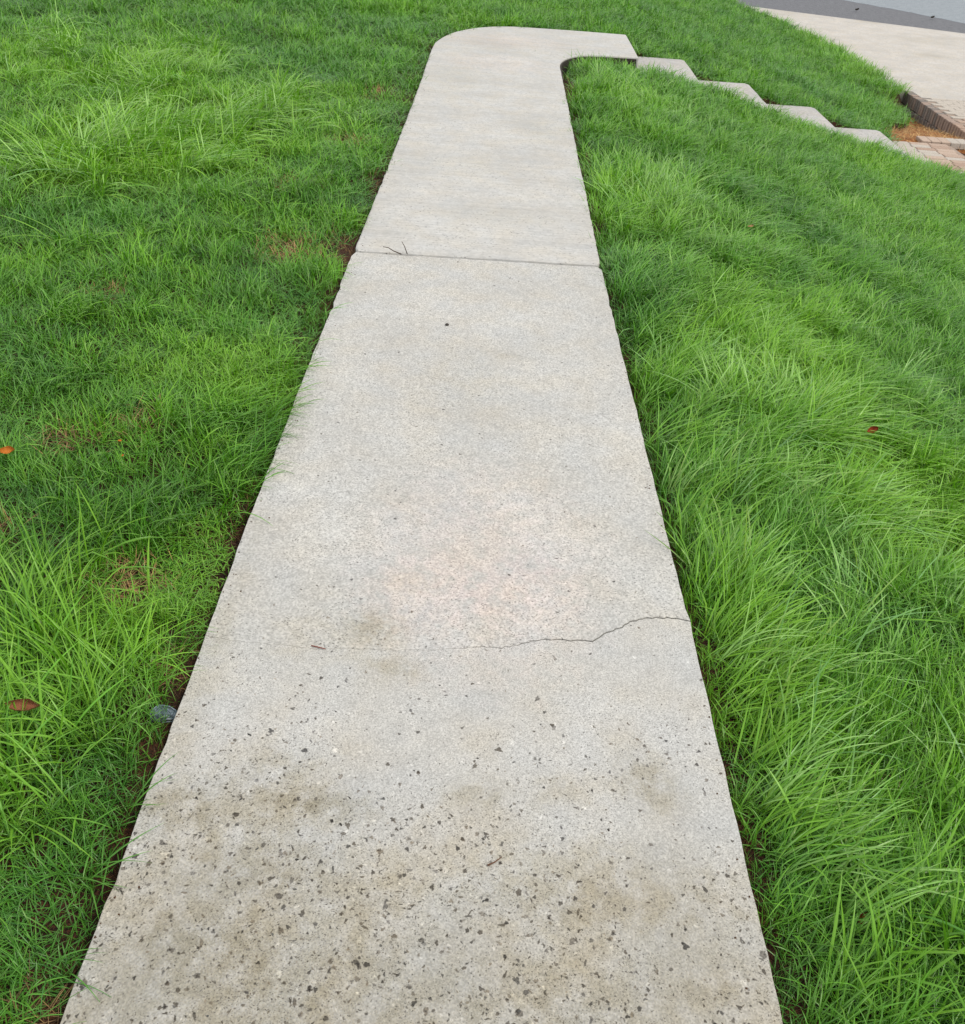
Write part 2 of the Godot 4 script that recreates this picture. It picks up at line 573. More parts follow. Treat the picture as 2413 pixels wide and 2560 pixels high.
func light_field(x: float, a: float) -> float:
	var f := 0.95 * long_left(x, a) + 0.5 * hill(x, a, -0.5, 11.0, 1.2, 0.8) + 0.55 * hill(x, a, -0.92, 3.0, 0.25, 0.35) + 0.4 * hill(x, a, -0.66, 1.85, 0.12, 0.25) + 0.7 * hill(x, a, -0.85, 1.35, 0.2, 0.3)
	f += 0.7 * hill(x, a, 1.15, 3.3, 0.5, 0.8) + 0.6 * hill(x, a, 1.5, 2.6, 0.35, 0.4) + 0.5 * hill(x, a, 0.72, 1.7, 0.14, 0.7) + 0.55 * hill(x, a, 0.95, 4.9, 0.35, 0.7) + 0.5 * hill(x, a, 1.3, 7.6, 0.6, 0.8)
	f += 0.55 * hill(x, a, lawn_end(a) - 0.15, 15.0, 0.35, 5.0) + 0.5 * hill(x, a, 2.8, 8.4, 0.9, 0.7) + 0.35 * hill(x, a, -3.4, 7.2, 0.5, 0.6) + 0.45 * hill(x, a, 3.4, 10.6, 1.0, 0.35)
	f -= 0.5 * hill(x, a, -0.9, 2.0, 0.2, 0.18) + 0.4 * hill(x, a, -1.35, 2.9, 0.25, 0.2) + 0.5 * hill(x, a, -2.1, 4.3, 0.4, 0.3) + 0.5 * hill(x, a, 0.6, 3.8, 0.16, 0.35) + 0.35 * hill(x, a, 2.2, 10.7, 1.4, 0.25)
	return f

func grass_color(x: float, a: float) -> Color:
	var n := patches.get_noise_2d(x, a)
	var n2 := clumps.get_noise_2d(x * 1.3 + 50.0, a)
	var f := light_field(x, a) + n * 0.42 + n2 * 0.36 + 0.75 * tufty.get_noise_2d(x, a) + (0.12 if x > 0.5 else 0.09)
	var c := DARK.lerp(MID, clampf(0.62 + f * 1.1, 0.0, 1.0))
	c = c.lerp(LIGHT, clampf((f - 0.12) * 0.95, 0.0, 0.8))
	var cool := clampf(patches.get_noise_2d(x + 90.0, a * 0.8) * 1.4, 0.0, 0.36)
	c = c.lerp(BLUE, cool)
	return c * rng.randf_range(0.78, 1.24)

func grow_lawn() -> void:
	var kinds := {"short_blades": [], "middle_blades": [], "long_blades": [], "dry_blades": [], "creeping_leaves": [], "combed_blades": [], "broad_blades": []}
	for k in 8: kinds.short_blades.append(short_tuft())
	for k in 6: kinds.middle_blades.append(middle_tuft())
	for k in 6: kinds.long_blades.append(long_tuft(1.2, 0.5, 2.4, 0.0043, 9))
	for k in 6: kinds.combed_blades.append(long_tuft(0.45, 0.4, 2.0, 0.0044, 10))
	for k in 5: kinds.broad_blades.append(long_tuft(1.3, 0.1, 1.1, 0.0062, 7))
	for k in 4: kinds.dry_blades.append(dry_tuft())
	for k in 4: kinds.creeping_leaves.append(creeping_tuft())
	var a := 0.3
	while a < 25.0:
		var cell := 0.027 + 0.0052 * minf(a, 20.0)
		var x := -1.15 - 0.5 * a
		var x_end := minf(1.15 + 0.5 * a, lawn_end(a) + 0.02 if a > 9.3 else 6.5)
		while x < x_end:
			var px := x + rng.randf() * cell
			var pa := a + rng.randf() * cell
			x += cell
			var sd := slab_sd(px, pa)
			if sd < 0.006: continue
			if in_bed(px, pa) > -0.02: continue
			var left := px < 0.0 and pa < 10.3
			var b := bare(px, pa)
			var grow := 1.0 - 1.25 * b
			var rim := smoothstep(0.002, (0.034 if left else 0.020) + 0.022 * clumps.get_noise_2d(px * 3.0, pa * 2.0), sd)
			var stand := "lawn_left" if left else "lawn_right" if pa < 9.04 else "lawn_far"
			var ground := Vector3(px, land(px, pa), -pa)
			var spread := clampf(cell / 0.034, 0.9, 2.6)
			if sd < 0.06: spread = minf(spread, 0.16 + sd * 11.0)
			if ((rim < 1.0 and rng.randf() < 0.22) or b > 0.12) and rng.randf() < (0.9 if px < -0.75 else 0.5) and pa < 13.0:
				plant(stand, "dry_blades", rng.randi() % 4, ground, rng.randf() * TAU, Vector3(minf(spread, 1.2), 1.0, minf(spread, 1.2)), STRAW * rng.randf_range(0.3, 1.0) * (1.5 if px < -0.75 else 1.0))
			if rng.randf() > grow: continue
			if rng.randf() > 0.15 + rim: continue
			var c := grass_color(px, pa)
			var n := clumps.get_noise_2d(px, pa)
			var tall := 0.95 + n * 0.8 + tufty.get_noise_2d(px, pa) * 0.9 + 0.25 * patches.get_noise_2d(px * 1.4, pa * 1.4 + 20.0)
			tall *= 0.86 if left else 1.15
			tall *= 0.66 + 0.34 * smoothstep(0.02, 0.12 if px < 1.3 else 0.3, sd)
			tall = clampf(tall, 0.45, 1.9)
			var fine := 1.0 + 0.02 * pa
			var mat := 0.0
			if left: mat = hill(px, pa, -0.92, 3.02, 0.28, 0.3) + hill(px, pa, -0.70, 1.86, 0.14, 0.3) + 0.5 * hill(px, pa, -0.75, 6.8, 0.3, 1.2)
			if rng.randf() < mat * 0.8:
				plant(stand, "creeping_leaves", rng.randi() % 4, ground, rng.randf() * TAU, Vector3(spread, tall * 1.1, spread), c.lerp(LIGHT, 0.35))
				if rng.randf() < 0.6: continue
			plant(stand, "short_blades", rng.randi() % 8, ground, rng.randf() * TAU, Vector3(spread, tall * fine, spread), c)
			# which way the longer blades are laid over
			var w := sway.get_noise_2d(px, pa)
			var way := w * 3.2 + 0.3
			var amount := 0.06 + 0.42 * n
			if not left: amount += 0.42
			if px < -0.6 and pa < 6.0: amount += 0.5 * hill(px, pa, -0.72, 2.65, 0.14, 0.4)
			var reach := smoothstep(0.03, 0.12, sd)
			if rng.randf() < amount * reach:
				if left and sd < 0.3 and pa < 6.0: way = -0.35 + w
				elif not left and pa < 9.0: way = 0.55 + w * 2.6
				plant(stand, "middle_blades", rng.randi() % 6, ground, way, Vector3(minf(spread, 1.5), 0.85 * clampf(tall, 0.7, 1.35), minf(spread, 1.5)), c.lerp(LIGHT, rng.randf() * 0.35))
			# blades that hang over the edge of the slab
			if left and pa < 8.5 and sd > 0.015 and sd < 0.10 and b < 0.3:
				var over := 0.10 + 0.75 * 1.3 * hill(px, pa, -0.62, 2.6, 0.2, 0.42) + 0.3 * hill(px, pa, -0.6, 3.4, 0.2, 0.3) + 0.25 * smoothstep(4.4, 5.5, pa)
				if rng.randf() < over:
					plant(stand, "combed_blades" if pa < 4.5 else "middle_blades", rng.randi() % 6, ground, -0.25 + w * 0.9 + rng.randfn(0.0, 0.3), Vector3(0.5 + 3.0 * sd, rng.randf_range(0.55, 0.85), 0.5 + 3.0 * sd), c.lerp(LIGHT, 0.15 * rng.randf()))
			if not left and pa < 8.8 and sd < 0.05 and rng.randf() < 0.14 and px < 1.0:
				plant(stand, "middle_blades", rng.randi() % 6, ground, PI - 0.3 + w * 2.0, Vector3(0.4, rng.randf_range(0.45, 0.7), 0.4), c)
			# long stands
			if left:
				var ll := long_left(px, pa) * smoothstep(-0.1, 0.35, n + patches.get_noise_2d(px, pa))
				if rng.randf() < ll * ll * 0.7:
					plant("long_grass_left", "long_blades", rng.randi() % 6, ground, w * 4.0 - 0.4, Vector3(1.5, rng.randf_range(0.7, 1.15), 1.5), c.lerp(PALE if rng.randf() < 0.3 else LIGHT, 0.7))
				var nl := hill(px, pa, -0.87, 1.33, 0.16, 0.26) + 0.6 * hill(px, pa, -1.05, 1.62, 0.2, 0.2)
				if rng.randf() < nl * 0.5 and sd > 0.1:
					plant("long_grass_near", "long_blades" if rng.randf() < 0.7 else "broad_blades", rng.randi() % 5, ground, w * 6.0 + 0.6, Vector3(0.95, rng.randf_range(0.6, 1.0), 0.95), c.lerp(LIGHT, rng.randf_range(0.3, 0.8)))
			elif pa < 9.0:
				var strip := hill(px, pa, 0.70, 1.75, 0.12, 0.85) * smoothstep(0.9, 1.15, pa)
				if rng.randf() < strip * 0.56 and sd > 0.035:
					plant("combed_fringe", "combed_blades", rng.randi() % 6, ground, 0.5 + w * 1.0 + rng.randfn(0.0, 0.2), Vector3(1.05, rng.randf_range(0.5, 1.05), 1.05), c.lerp(PALE if rng.randf() < 0.3 else LIGHT, rng.randf_range(0.15, 0.75)))
				var wild := clampf(0.9 * hill(px, pa, 1.1, 3.2, 0.55, 1.0) + 0.8 * hill(px, pa, 1.55, 2.5, 0.45, 0.6) + 0.6 * hill(px, pa, 1.0, 5.2, 0.5, 1.0) + 0.5 * hill(px, pa, 1.2, 7.6, 0.6, 0.9) + 0.3 * hill(px, pa, 2.4, 6.6, 1.2, 1.6), 0.0, 1.0)
				wild *= smoothstep(-0.4, 0.3, n + w * 0.6)
				if rng.randf() < wild * 0.5 and sd > 0.08:
					plant("wild_grass_right", "combed_blades" if rng.randf() < 0.4 else "long_blades", rng.randi() % 6, ground, 0.35 + w * 3.0, Vector3(1.25, rng.randf_range(0.45, 0.8), 1.25), c.lerp(PALE if rng.randf() < 0.62 else LIGHT, rng.randf_range(0.3, 0.8)))
				var br := hill(px, pa, 1.0, 0.95, 0.28, 0.2)
				if rng.randf() < br * 0.20 and sd > 0.1:
					plant("broad_grass_near", "broad_blades", rng.randi() % 5, ground, w * 5.0, Vector3(1.0, rng.randf_range(0.5, 0.95), 1.0), c.lerp(LIGHT, rng.randf_range(0.2, 0.7)))
			elif px > 1.2 and rng.randf() < 0.18 * smoothstep(-0.2, 0.4, n):
				plant(stand, "long_blades", rng.randi() % 6, ground, rng.randf() * TAU, Vector3(1.5, rng.randf_range(0.35, 0.55), 1.5), c.lerp(LIGHT, 0.4))
		a += cell
	# the stands as objects
	var leaf := StandardMaterial3D.new()
	leaf.vertex_color_use_as_albedo = true
	leaf.roughness = 0.33
	leaf.metallic_specular = 0.46
	leaf.backlight_enabled = true
	leaf.backlight = Color(0.62, 0.70, 0.26)
	leaf.cull_mode = BaseMaterial3D.CULL_DISABLED
	var dead := leaf.duplicate()
	dead.roughness = 0.8
	dead.backlight_enabled = false
	var about := {
		"lawn_left": ["lawn_grass", "short mid-green lawn along the left side of the concrete path", "grass"],
		"lawn_right": ["lawn_grass", "rough lawn on the right of the path, sloping down to the steps", "grass"],
		"lawn_far": ["lawn_grass", "lawn beyond the bend of the path, falling away to the driveway", "grass"],
		"long_grass_left": ["long_grass", "light yellow-green stand of long arching grass in the left lawn", "long grass"],
		"long_grass_near": ["long_grass", "upright long grass round the brown leaf, beside the near left path edge", "long grass"],
		"combed_fringe": ["long_grass", "long blades combed away from the right edge of the near path", "long grass"],
		"wild_grass_right": ["long_grass", "pale tangled long grass in the middle of the right lawn", "long grass"],
		"broad_grass_near": ["long_grass", "broad-bladed grass in the near right corner beside the path", "long grass"],
	}
	var stands := {}
	for key in beds:
		var parts: PackedStringArray = key.split("|")
		if not stands.has(parts[0]):
			var s := base(about[parts[0]][0])
			tag(s, about[parts[0]][1], about[parts[0]][2], "", "stuff")
			stands[parts[0]] = s
		var mm := MultiMesh.new()
		mm.transform_format = MultiMesh.TRANSFORM_3D
		mm.use_colors = true
		mm.mesh = kinds[parts[1]][int(parts[2]) % kinds[parts[1]].size()]
		mm.instance_count = beds[key][0].size()
		for k in mm.instance_count:
			mm.set_instance_transform(k, beds[key][0][k])
			mm.set_instance_color(k, beds[key][1][k])
		var mi := MultiMeshInstance3D.new()
		mi.multimesh = mm
		mi.material_override = dead if parts[1] == "dry_blades" else leaf
		mi.name = parts[1] if not stands[parts[0]].has_node(NodePath(parts[1])) else "%s_%03d" % [parts[1], int(parts[2])]
		mi.set_meta("kind", "stuff")
		stands[parts[0]].add_child(mi, true)
	var total := 0
	for key in beds: total += beds[key][0].size()
	print("tufts ", total)

# ---------------------------------------------------------------- small things
func leaf_mesh(long: float, broad: float, cup: float, bend: float, teeth: float) -> ArrayMesh:
	# a fallen leaf: a curled blade with a raised midrib and a stalk
	var st := SurfaceTool.new()
	st.begin(Mesh.PRIMITIVE_TRIANGLES)
	var rows := 12
	var cols := 8
	var p := []
	for i in rows + 1:
		var t := float(i) / rows
		var half := broad * 0.5 * pow(sin(PI * clampf(t * 0.96 + 0.03, 0.0, 1.0)), 0.75) * (1.0 + teeth * sin(t * 40.0))
		var row := []
		for j in cols + 1:
			var s := float(j) / cols * 2.0 - 1.0
			var ang := cup * s
			var y := broad * 0.5 * absf(s) * sin(absf(ang)) * 0.9 + bend * (t - 0.5) * (t - 0.5) * long + 0.0015 * sin(t * 9.0 + s * 5.0)
			row.append(Vector3((t - 0.5) * long, y, half * s * cos(ang * 0.7)))
		p.append(row)
	st.set_smooth_group(0)
	for i in rows:
		for j in cols:
			face(st, [p[i][j], p[i + 1][j], p[i + 1][j + 1], p[i][j + 1]])
	st.generate_normals()
	return st.commit()

func stick_mesh(pts: Array, r0: float, r1: float) -> ArrayMesh:
	var st := SurfaceTool.new()
	st.begin(Mesh.PRIMITIVE_TRIANGLES)
	st.set_smooth_group(0)
	var rings := []
	for k in pts.size():
		var d: Vector3 = (pts[mini(k + 1, pts.size() - 1)] - pts[maxi(k - 1, 0)]).normalized()
		var u := d.cross(Vector3.UP if absf(d.y) < 0.9 else Vector3.RIGHT).normalized()
		var v := d.cross(u)
		var r := lerpf(r0, r1, float(k) / (pts.size() - 1))
		var ring := []
		for q in 6: ring.append(pts[k] + (u * cos(q * TAU / 6) + v * sin(q * TAU / 6)) * r)
		rings.append(ring)
	for k in pts.size() - 1:
		for q in 6:
			face(st, [rings[k][q], rings[k][(q + 1) % 6], rings[k + 1][(q + 1) % 6], rings[k + 1][q]])
	var e: Array = rings[0].duplicate()
	e.reverse()
	face(st, e)
	face(st, rings[-1])
	st.generate_normals()
	return st.commit()

func pebble_mesh(r: Vector3, seed_: int) -> ArrayMesh:
	var n := FastNoiseLite.new()
	n.seed = seed_
	n.frequency = 0.9
	var st := SurfaceTool.new()
	st.begin(Mesh.PRIMITIVE_TRIANGLES)
	var p := []
	for i in 6:
		var row := []
		for j in 9:
			var la := PI * i / 5.0
			var lo := TAU * (j % 8) / 8.0
			var d := Vector3(sin(la) * cos(lo), cos(la), sin(la) * sin(lo))
			row.append(d * r * (1.0 + 0.45 * n.get_noise_3dv(d * 1.5)))
		p.append(row)
	st.set_smooth_group(-1)
	for i in 5:
		for j in 8:
			face(st, [p[i][j], p[i + 1][j], p[i + 1][j + 1], p[i][j + 1]].duplicate())
	st.generate_normals()
	return st.commit()

# ================================================================ the scene
func _ready() -> void:
	rng.seed = 20240611
	# camera
	var cam := Camera3D.new()
	cam.name = "camera"
	cam.position = Vector3(0, 1.6, 0)
	cam.rotation_degrees = Vector3(-36.44, -1.284, 4.435)
	cam.fov = 57.44
	cam.near = 0.05
	cam.far = 400.0
	add_child(cam)
	cam.current = true
	# overcast sky
	var sky_m := ProceduralSkyMaterial.new()
	sky_m.sky_top_color = Color(0.89, 0.90, 0.92)
	sky_m.sky_horizon_color = Color(0.94, 0.94, 0.94)
	sky_m.sky_curve = 0.2
	sky_m.ground_bottom_color = Color(0.35, 0.36, 0.32)
	sky_m.ground_horizon_color = Color(0.6, 0.6, 0.58)
	var sky := Sky.new()
	sky.sky_material = sky_m
	var env := Environment.new()
	env.background_mode = Environment.BG_SKY
	env.sky = sky
	env.tonemap_mode = Environment.TONE_MAPPER_LINEAR
	env.tonemap_exposure = 1.4
	env.sdfgi_enabled = true
	env.ssao_enabled = true
	env.ssil_enabled = true
	var we := WorldEnvironment.new()
	we.name = "sky"
	we.environment = env
	add_child(we)
	var sun := DirectionalLight3D.new()
	sun.name = "sun"
	sun.light_energy = 0.5
	sun.light_angular_distance = 14.0
	sun.light_color = Color(1.0, 0.965, 0.91)
	sun.shadow_enabled = true
	sun.rotation_degrees = Vector3(-56, 62, 0)
	add_child(sun)

	bumps.seed = 5
	bumps.frequency = 0.9
	bumps.fractal_octaves = 3
	clumps.seed = 11
	clumps.frequency = 2.6
	clumps.fractal_octaves = 3
	patches.seed = 23
	patches.frequency = 0.75
	patches.fractal_octaves = 2
	tufty.seed = 67
	tufty.frequency = 5.5
	tufty.fractal_octaves = 2
	sway.seed = 41
	sway.frequency = 0.8
	sway.fractal_octaves = 2

	build_ground()
	build_path()
	build_stairs()
	build_driveway()
	build_bricks()
	grow_lawn()
	build_litter()

func build_ground() -> void:
	# one sheet: fine where the lawn is in view, coarse out to the horizon
	var xs := []
	var as_ := []
	var v := -160.0
	while v < 160.0:
		xs.append(v)
		var off := maxf(0.0, maxf(-6.0 - v, v - 6.4))
		v += 0.055 if absf(v) < 1.4 else 0.09 if off < 0.001 else 0.09 + off * 0.35
	v = -60.0
	while v < 220.0:
		as_.append(v)
		var off := maxf(0.0, maxf(-0.5 - v, v - 24.0))
		v += 0.05 if v > 0.3 and v < 3.0 else 0.09 if off < 0.001 else 0.09 + off * 0.35
	var nx := xs.size()
	var na := as_.size()
	var ver := PackedVector3Array()
	var nor := PackedVector3Array()
	var idx := PackedInt32Array()
	ver.resize(nx * na)
	nor.resize(nx * na)
	for j in na:
		for i in nx:
			ver[j * nx + i] = Vector3(xs[i], land(xs[i], as_[j]), -as_[j])
	for j in na:
		for i in nx:
			var l := ver[j * nx + maxi(i - 1, 0)]
			var r := ver[j * nx + mini(i + 1, nx - 1)]
			var d := ver[maxi(j - 1, 0) * nx + i]
			var u := ver[mini(j + 1, na - 1) * nx + i]
			nor[j * nx + i] = (r - l).cross(u - d).normalized()
	for j in na - 1:
		for i in nx - 1:
			var o := j * nx + i
			idx.append_array(PackedInt32Array([o, o + nx, o + 1, o + 1, o + nx, o + nx + 1]))
	var arr := []
	arr.resize(Mesh.ARRAY_MAX)
	arr[Mesh.ARRAY_VERTEX] = ver
	arr[Mesh.ARRAY_NORMAL] = nor
	arr[Mesh.ARRAY_INDEX] = idx
	var m := ArrayMesh.new()
	m.add_surface_from_arrays(Mesh.PRIMITIVE_TRIANGLES, arr)
	var soil := mottled(Color(0.17, 0.12, 0.085), Color(0.31, 0.195, 0.125), 0.5, 301, 512)
	soil.heightmap_scale = 1.2
	var g := obj("ground", m, soil)
	tag(g, "red-brown earth under the lawn, bare in spots along the path", "ground", "", "structure")

func build_path() -> void:
	var path := base("path")
	tag(path, "pale worn concrete garden path that bends right at its far end", "path", "", "structure")
	var stains := [[-0.40, 1.13, 0.18, 0.09, 0.75], [-0.30, 0.93, 0.28, 0.12, 0.7], [0.30, 1.0, 0.25, 0.10, 0.6], [-0.1, 0.68, 0.6, 0.1, 0.7], [-0.45, 0.75, 0.2, 0.12, 0.5], [0.42, 0.78, 0.2, 0.1, 0.45], [-0.28, 1.62, 0.2, 0.12, 0.3], [0.40, 1.27, 0.055, 0.06, 0.8], [0.45, 1.22, 0.05, 0.05, 0.6], [0.06, 1.2, 0.06, 0.035, 0.75], [0.22, 1.21, 0.05, 0.04, 0.5], [-0.22, 1.66, 0.05, 0.045, 0.8], [-0.14, 1.53, 0.06, 0.03, 0.7], [-0.34, 1.24, 0.07, 0.045, 0.6], [-0.28, 1.16, 0.08, 0.03, 0.55], [-0.52, 1.11, 0.07, 0.04, 0.6], [-0.35, 1.00, 0.12, 0.05, 0.55], [-0.42, 0.85, 0.12, 0.07, 0.5], [-0.1, 0.80, 0.2, 0.08, 0.5], [0.23, 0.8, 0.16, 0.06, 0.4], [0.49, 0.9, 0.1, 0.1, 0.35], [-0.22, 1.14, 0.1, 0.03, 0.5], [0.13, 3.16, 0.05, 0.02, 0.35], [-0.05, 2.95, 0.16, 0.25, 0.25], [0.2, 0.98, 0.15, 0.06, 0.35], [-0.57, 1.6, 0.03, 0.5, 0.35]]
	var pinks := [[0.05, 1.95, 0.26, 0.36, 0.6], [0.16, 1.82, 0.14, 0.12, 0.4], [-0.1, 1.8, 0.13, 0.13, 0.4]]
	var near_m := stone_material(concrete(736, 2048, 0.00175, -0.644, 0.55, 3, Color(0.680, 0.675, 0.656), stains, pinks, 42000, 0.0), 0.10)
	var near_r := Rect2(-0.644, 0.55, 736 * 0.00175, 2048 * 0.00175)
	# the near slab lies closest and gets a finer texture from the same noise
	var close_m := stone_material(concrete(1232, 1216, 0.00105, -0.644, 0.55, 3, Color(0.680, 0.675, 0.656), stains, pinks, 21000, 0.0), 0.10)
	var close_r := Rect2(-0.644, 0.55, 1232 * 0.00105, 1216 * 0.00105)
	grain = 0.34
	var far_stains := [[-0.1, 5.5, 0.3, 0.2, 0.2], [0.1, 4.7, 0.4, 0.12, 0.2], [0.0, 9.3, 0.5, 0.3, 0.3], [0.35, 6.4, 0.2, 0.3, 0.25], [-0.3, 7.8, 0.2, 0.6, 0.25]]
	var far_m := stone_material(concrete(544, 1664, 0.00375, -0.67, 4.05, 9, Color(0.684, 0.679, 0.662), far_stains, [[0.1, 9.4, 0.5, 0.3, 0.5], [0.0, 8.4, 0.4, 0.3, 0.4]], 5000, 0.07), 0.10)
	var far_r := Rect2(-0.67, 4.05, 544 * 0.00375, 1664 * 0.00375)
	grain = 1.0
	# the crack runs right across; it is wide on the right and closes towards the left
	var crack := [Vector2(-0.60, 1.600), Vector2(-0.50, 1.588), Vector2(-0.40, 1.586), Vector2(-0.32, 1.580), Vector2(-0.24, 1.588), Vector2(-0.16, 1.590), Vector2(-0.08, 1.598), Vector2(0.02, 1.610), Vector2(0.06, 1.622), Vector2(0.11, 1.622), Vector2(0.14, 1.632), Vector2(0.18, 1.652), Vector2(0.24, 1.662), Vector2(0.33, 1.664), Vector2(0.36, 1.690), Vector2(0.40, 1.716), Vector2(0.44, 1.748), Vector2(0.48, 1.760), Vector2(0.53, 1.766), Vector2(0.588, 1.758)]
	var fine := []
	for k in crack.size() - 1:
		for q in 5:
			var p: Vector2 = crack[k].lerp(crack[k + 1], q / 5.0)
			fine.append(p + Vector2(rng.randf_range(-0.002, 0.002), rng.randf_range(-0.0035, 0.0035)))
	fine.append(crack[-1])
	var lower := []
	var upper := []
	for p in fine:
		var gap := lerpf(0.0001, 0.0022, smoothstep(-0.1, 0.4, p.x))
		lower.append(p - Vector2(0, gap))
		upper.append(p + Vector2(0, gap))
	var side := func(from: float, to: float, right: bool) -> Array:
		var pts := []
		var many := int(absf(to - from) / 0.045)
		for k in range(1, many):
			var a := lerpf(from, to, float(k) / many)
			var x := right_edge(a) if right else left_edge(a)
			x += sway.get_noise_2d(x * 2.0, a * 1.1) * 0.003 + rng.randf_range(-0.0016, 0.0016)
			if rng.randf() < 0.06: x += (-0.006 if right else 0.006) * rng.randf()
			pts.append(Vector2(x, a))
		return pts
	var near_slab: Array = [Vector2(-0.6, -0.6), Vector2(0.59, -0.6)]
	near_slab += side.call(-0.6, 1.75, true)
	var turned := lower.duplicate()
	turned.reverse()
	near_slab += turned
	near_slab += side.call(1.6, -0.6, false)
	var mid_slab: Array = upper.duplicate()
	mid_slab += side.call(1.76, 4.09, true)
	mid_slab += [Vector2(0.545, 4.065), Vector2(0.525, 4.100)]
	var joint := []
	for k in 15: joint.append(Vector2(lerpf(0.525, -0.57, k / 14.0), lerpf(4.095, 4.073, k / 14.0) + rng.randf_range(-0.0025, 0.0025)))
	mid_slab += joint.slice(1)
	mid_slab += side.call(4.07, 1.61, false)
	var far_slab := []
	for k in 15: far_slab.append(Vector2(lerpf(-0.57, 0.532, k / 14.0), lerpf(4.096, 4.120, k / 14.0) + rng.randf_range(-0.0025, 0.0025)))
	far_slab += side.call(4.12, 8.25, true)
	for k in 9:  # the inner curve of the bend
		var f := PI * 0.5 * k / 8.0
		far_slab.append(Vector2(0.545 + 0.36 * (1.0 - cos(f)), 8.45 + 0.585 * sin(f)))
	far_slab += [Vector2(1.05, 9.055), Vector2(1.19, 9.06), Vector2(1.262, 9.06), Vector2(1.27, 9.07), Vector2(1.272, 9.6), Vector2(1.27, 10.17), Vector2(1.26, 10.18), Vector2(0.9, 10.195), Vector2(0.55, 10.195)]
	for k in 13:  # the outer curve
		var f := PI * 0.5 * k / 12.0
		far_slab.append(Vector2(0.26 - 0.8 * sin(f), 8.9 + 1.28 * cos(f)) + Vector2(rng.randf_range(-0.004, 0.004), rng.randf_range(-0.004, 0.004)))
	far_slab += side.call(8.85, 4.1, false)
	obj("concrete_slab", slab(PackedVector2Array(near_slab), 0.0, 0.12, 0.0015, close_r), close_m, path)
	obj("concrete_slab", slab(PackedVector2Array(mid_slab), 0.0004, 0.12, 0.0015, near_r), near_m, path)
	obj("concrete_slab", slab(PackedVector2Array(far_slab), 0.0, 0.12, 0.009, far_r), far_m, path)
	# the exposed side of the slab on the inside of the bend, covered by a much darker band
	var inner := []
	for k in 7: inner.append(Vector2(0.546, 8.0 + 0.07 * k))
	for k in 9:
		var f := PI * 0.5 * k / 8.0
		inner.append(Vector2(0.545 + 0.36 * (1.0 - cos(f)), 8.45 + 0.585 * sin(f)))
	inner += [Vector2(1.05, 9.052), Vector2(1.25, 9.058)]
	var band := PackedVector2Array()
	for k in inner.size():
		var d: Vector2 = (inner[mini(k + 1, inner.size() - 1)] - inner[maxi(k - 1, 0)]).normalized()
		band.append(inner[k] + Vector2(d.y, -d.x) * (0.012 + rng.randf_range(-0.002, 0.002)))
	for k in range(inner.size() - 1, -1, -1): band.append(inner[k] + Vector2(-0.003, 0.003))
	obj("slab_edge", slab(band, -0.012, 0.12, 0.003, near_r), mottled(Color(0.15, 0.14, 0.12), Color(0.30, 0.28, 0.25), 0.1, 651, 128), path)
	# dirt that has settled in the joint and the crack
	var dirt := plain(Color(0.10, 0.08, 0.06), 1.0)
	obj("joint_dirt", slab(PackedVector2Array([Vector2(-0.56, 4.06), Vector2(0.52, 4.085), Vector2(0.52, 4.13), Vector2(-0.56, 4.105)]), -0.03, 0.05, 0.002, near_r), dirt, path)
	# the biggest of the dark stones that show in the worn end, a hair above the paste
	var chip_m := []
	for q in [Color(0.23, 0.23, 0.22), Color(0.30, 0.30, 0.285), Color(0.19, 0.18, 0.165), Color(0.36, 0.355, 0.33)]:
		chip_m.append(mottled(q, q.lightened(0.14), 0.02, 700 + chip_m.size(), 64))
	var chip_shapes := []
	for k in 6: chip_shapes.append(chip_mesh(900 + k))
	for k in 34:
		var a := 0.62 + 0.85 * pow(rng.randf(), 1.4)
		var x := rng.randf_range(-0.56, 0.55)
		if rng.randf() < 0.5: x = rng.randf_range(-0.52, 0.0)
		var s := rng.randf_range(0.0024, 0.0052)
		var o := obj("stone_chip", chip_shapes[rng.randi() % 6], chip_m[rng.randi() % 4], path)
		o.position = Vector3(x, 0.0, -a)
		o.rotation.y = rng.randf() * TAU
		o.scale = Vector3(s * rng.randf_range(0.8, 1.3), s * 0.25, s * rng.randf_range(0.35, 0.9))

func chip_mesh(seed_: int) -> ArrayMesh:
	# an angular flake, nearly flat on top, sunk in its bed
	var r := RandomNumberGenerator.new()
	r.seed = seed_
	var rim := []
	for k in 7:
		var f := TAU * (k + r.randf_range(-0.3, 0.3)) / 7.0
		rim.append(Vector2(cos(f), sin(f)) * r.randf_range(0.7, 1.1))
	var st := SurfaceTool.new()
	st.begin(Mesh.PRIMITIVE_TRIANGLES)
	st.set_smooth_group(-1)
	var top := []
	for k in 7:
		var l := (k + 1) % 7
		var a := Vector3(rim[k].x, -0.5, rim[k].y)
		var b := Vector3(rim[l].x, -0.5, rim[l].y)
		var c := Vector3(rim[l].x * 0.85, 0.3, rim[l].y * 0.85)
		var d := Vector3(rim[k].x * 0.85, 0.3, rim[k].y * 0.85)
		face(st, [a, b, c, d])
		top.append(d)
	face(st, top)
	st.generate_normals()
	return st.commit()

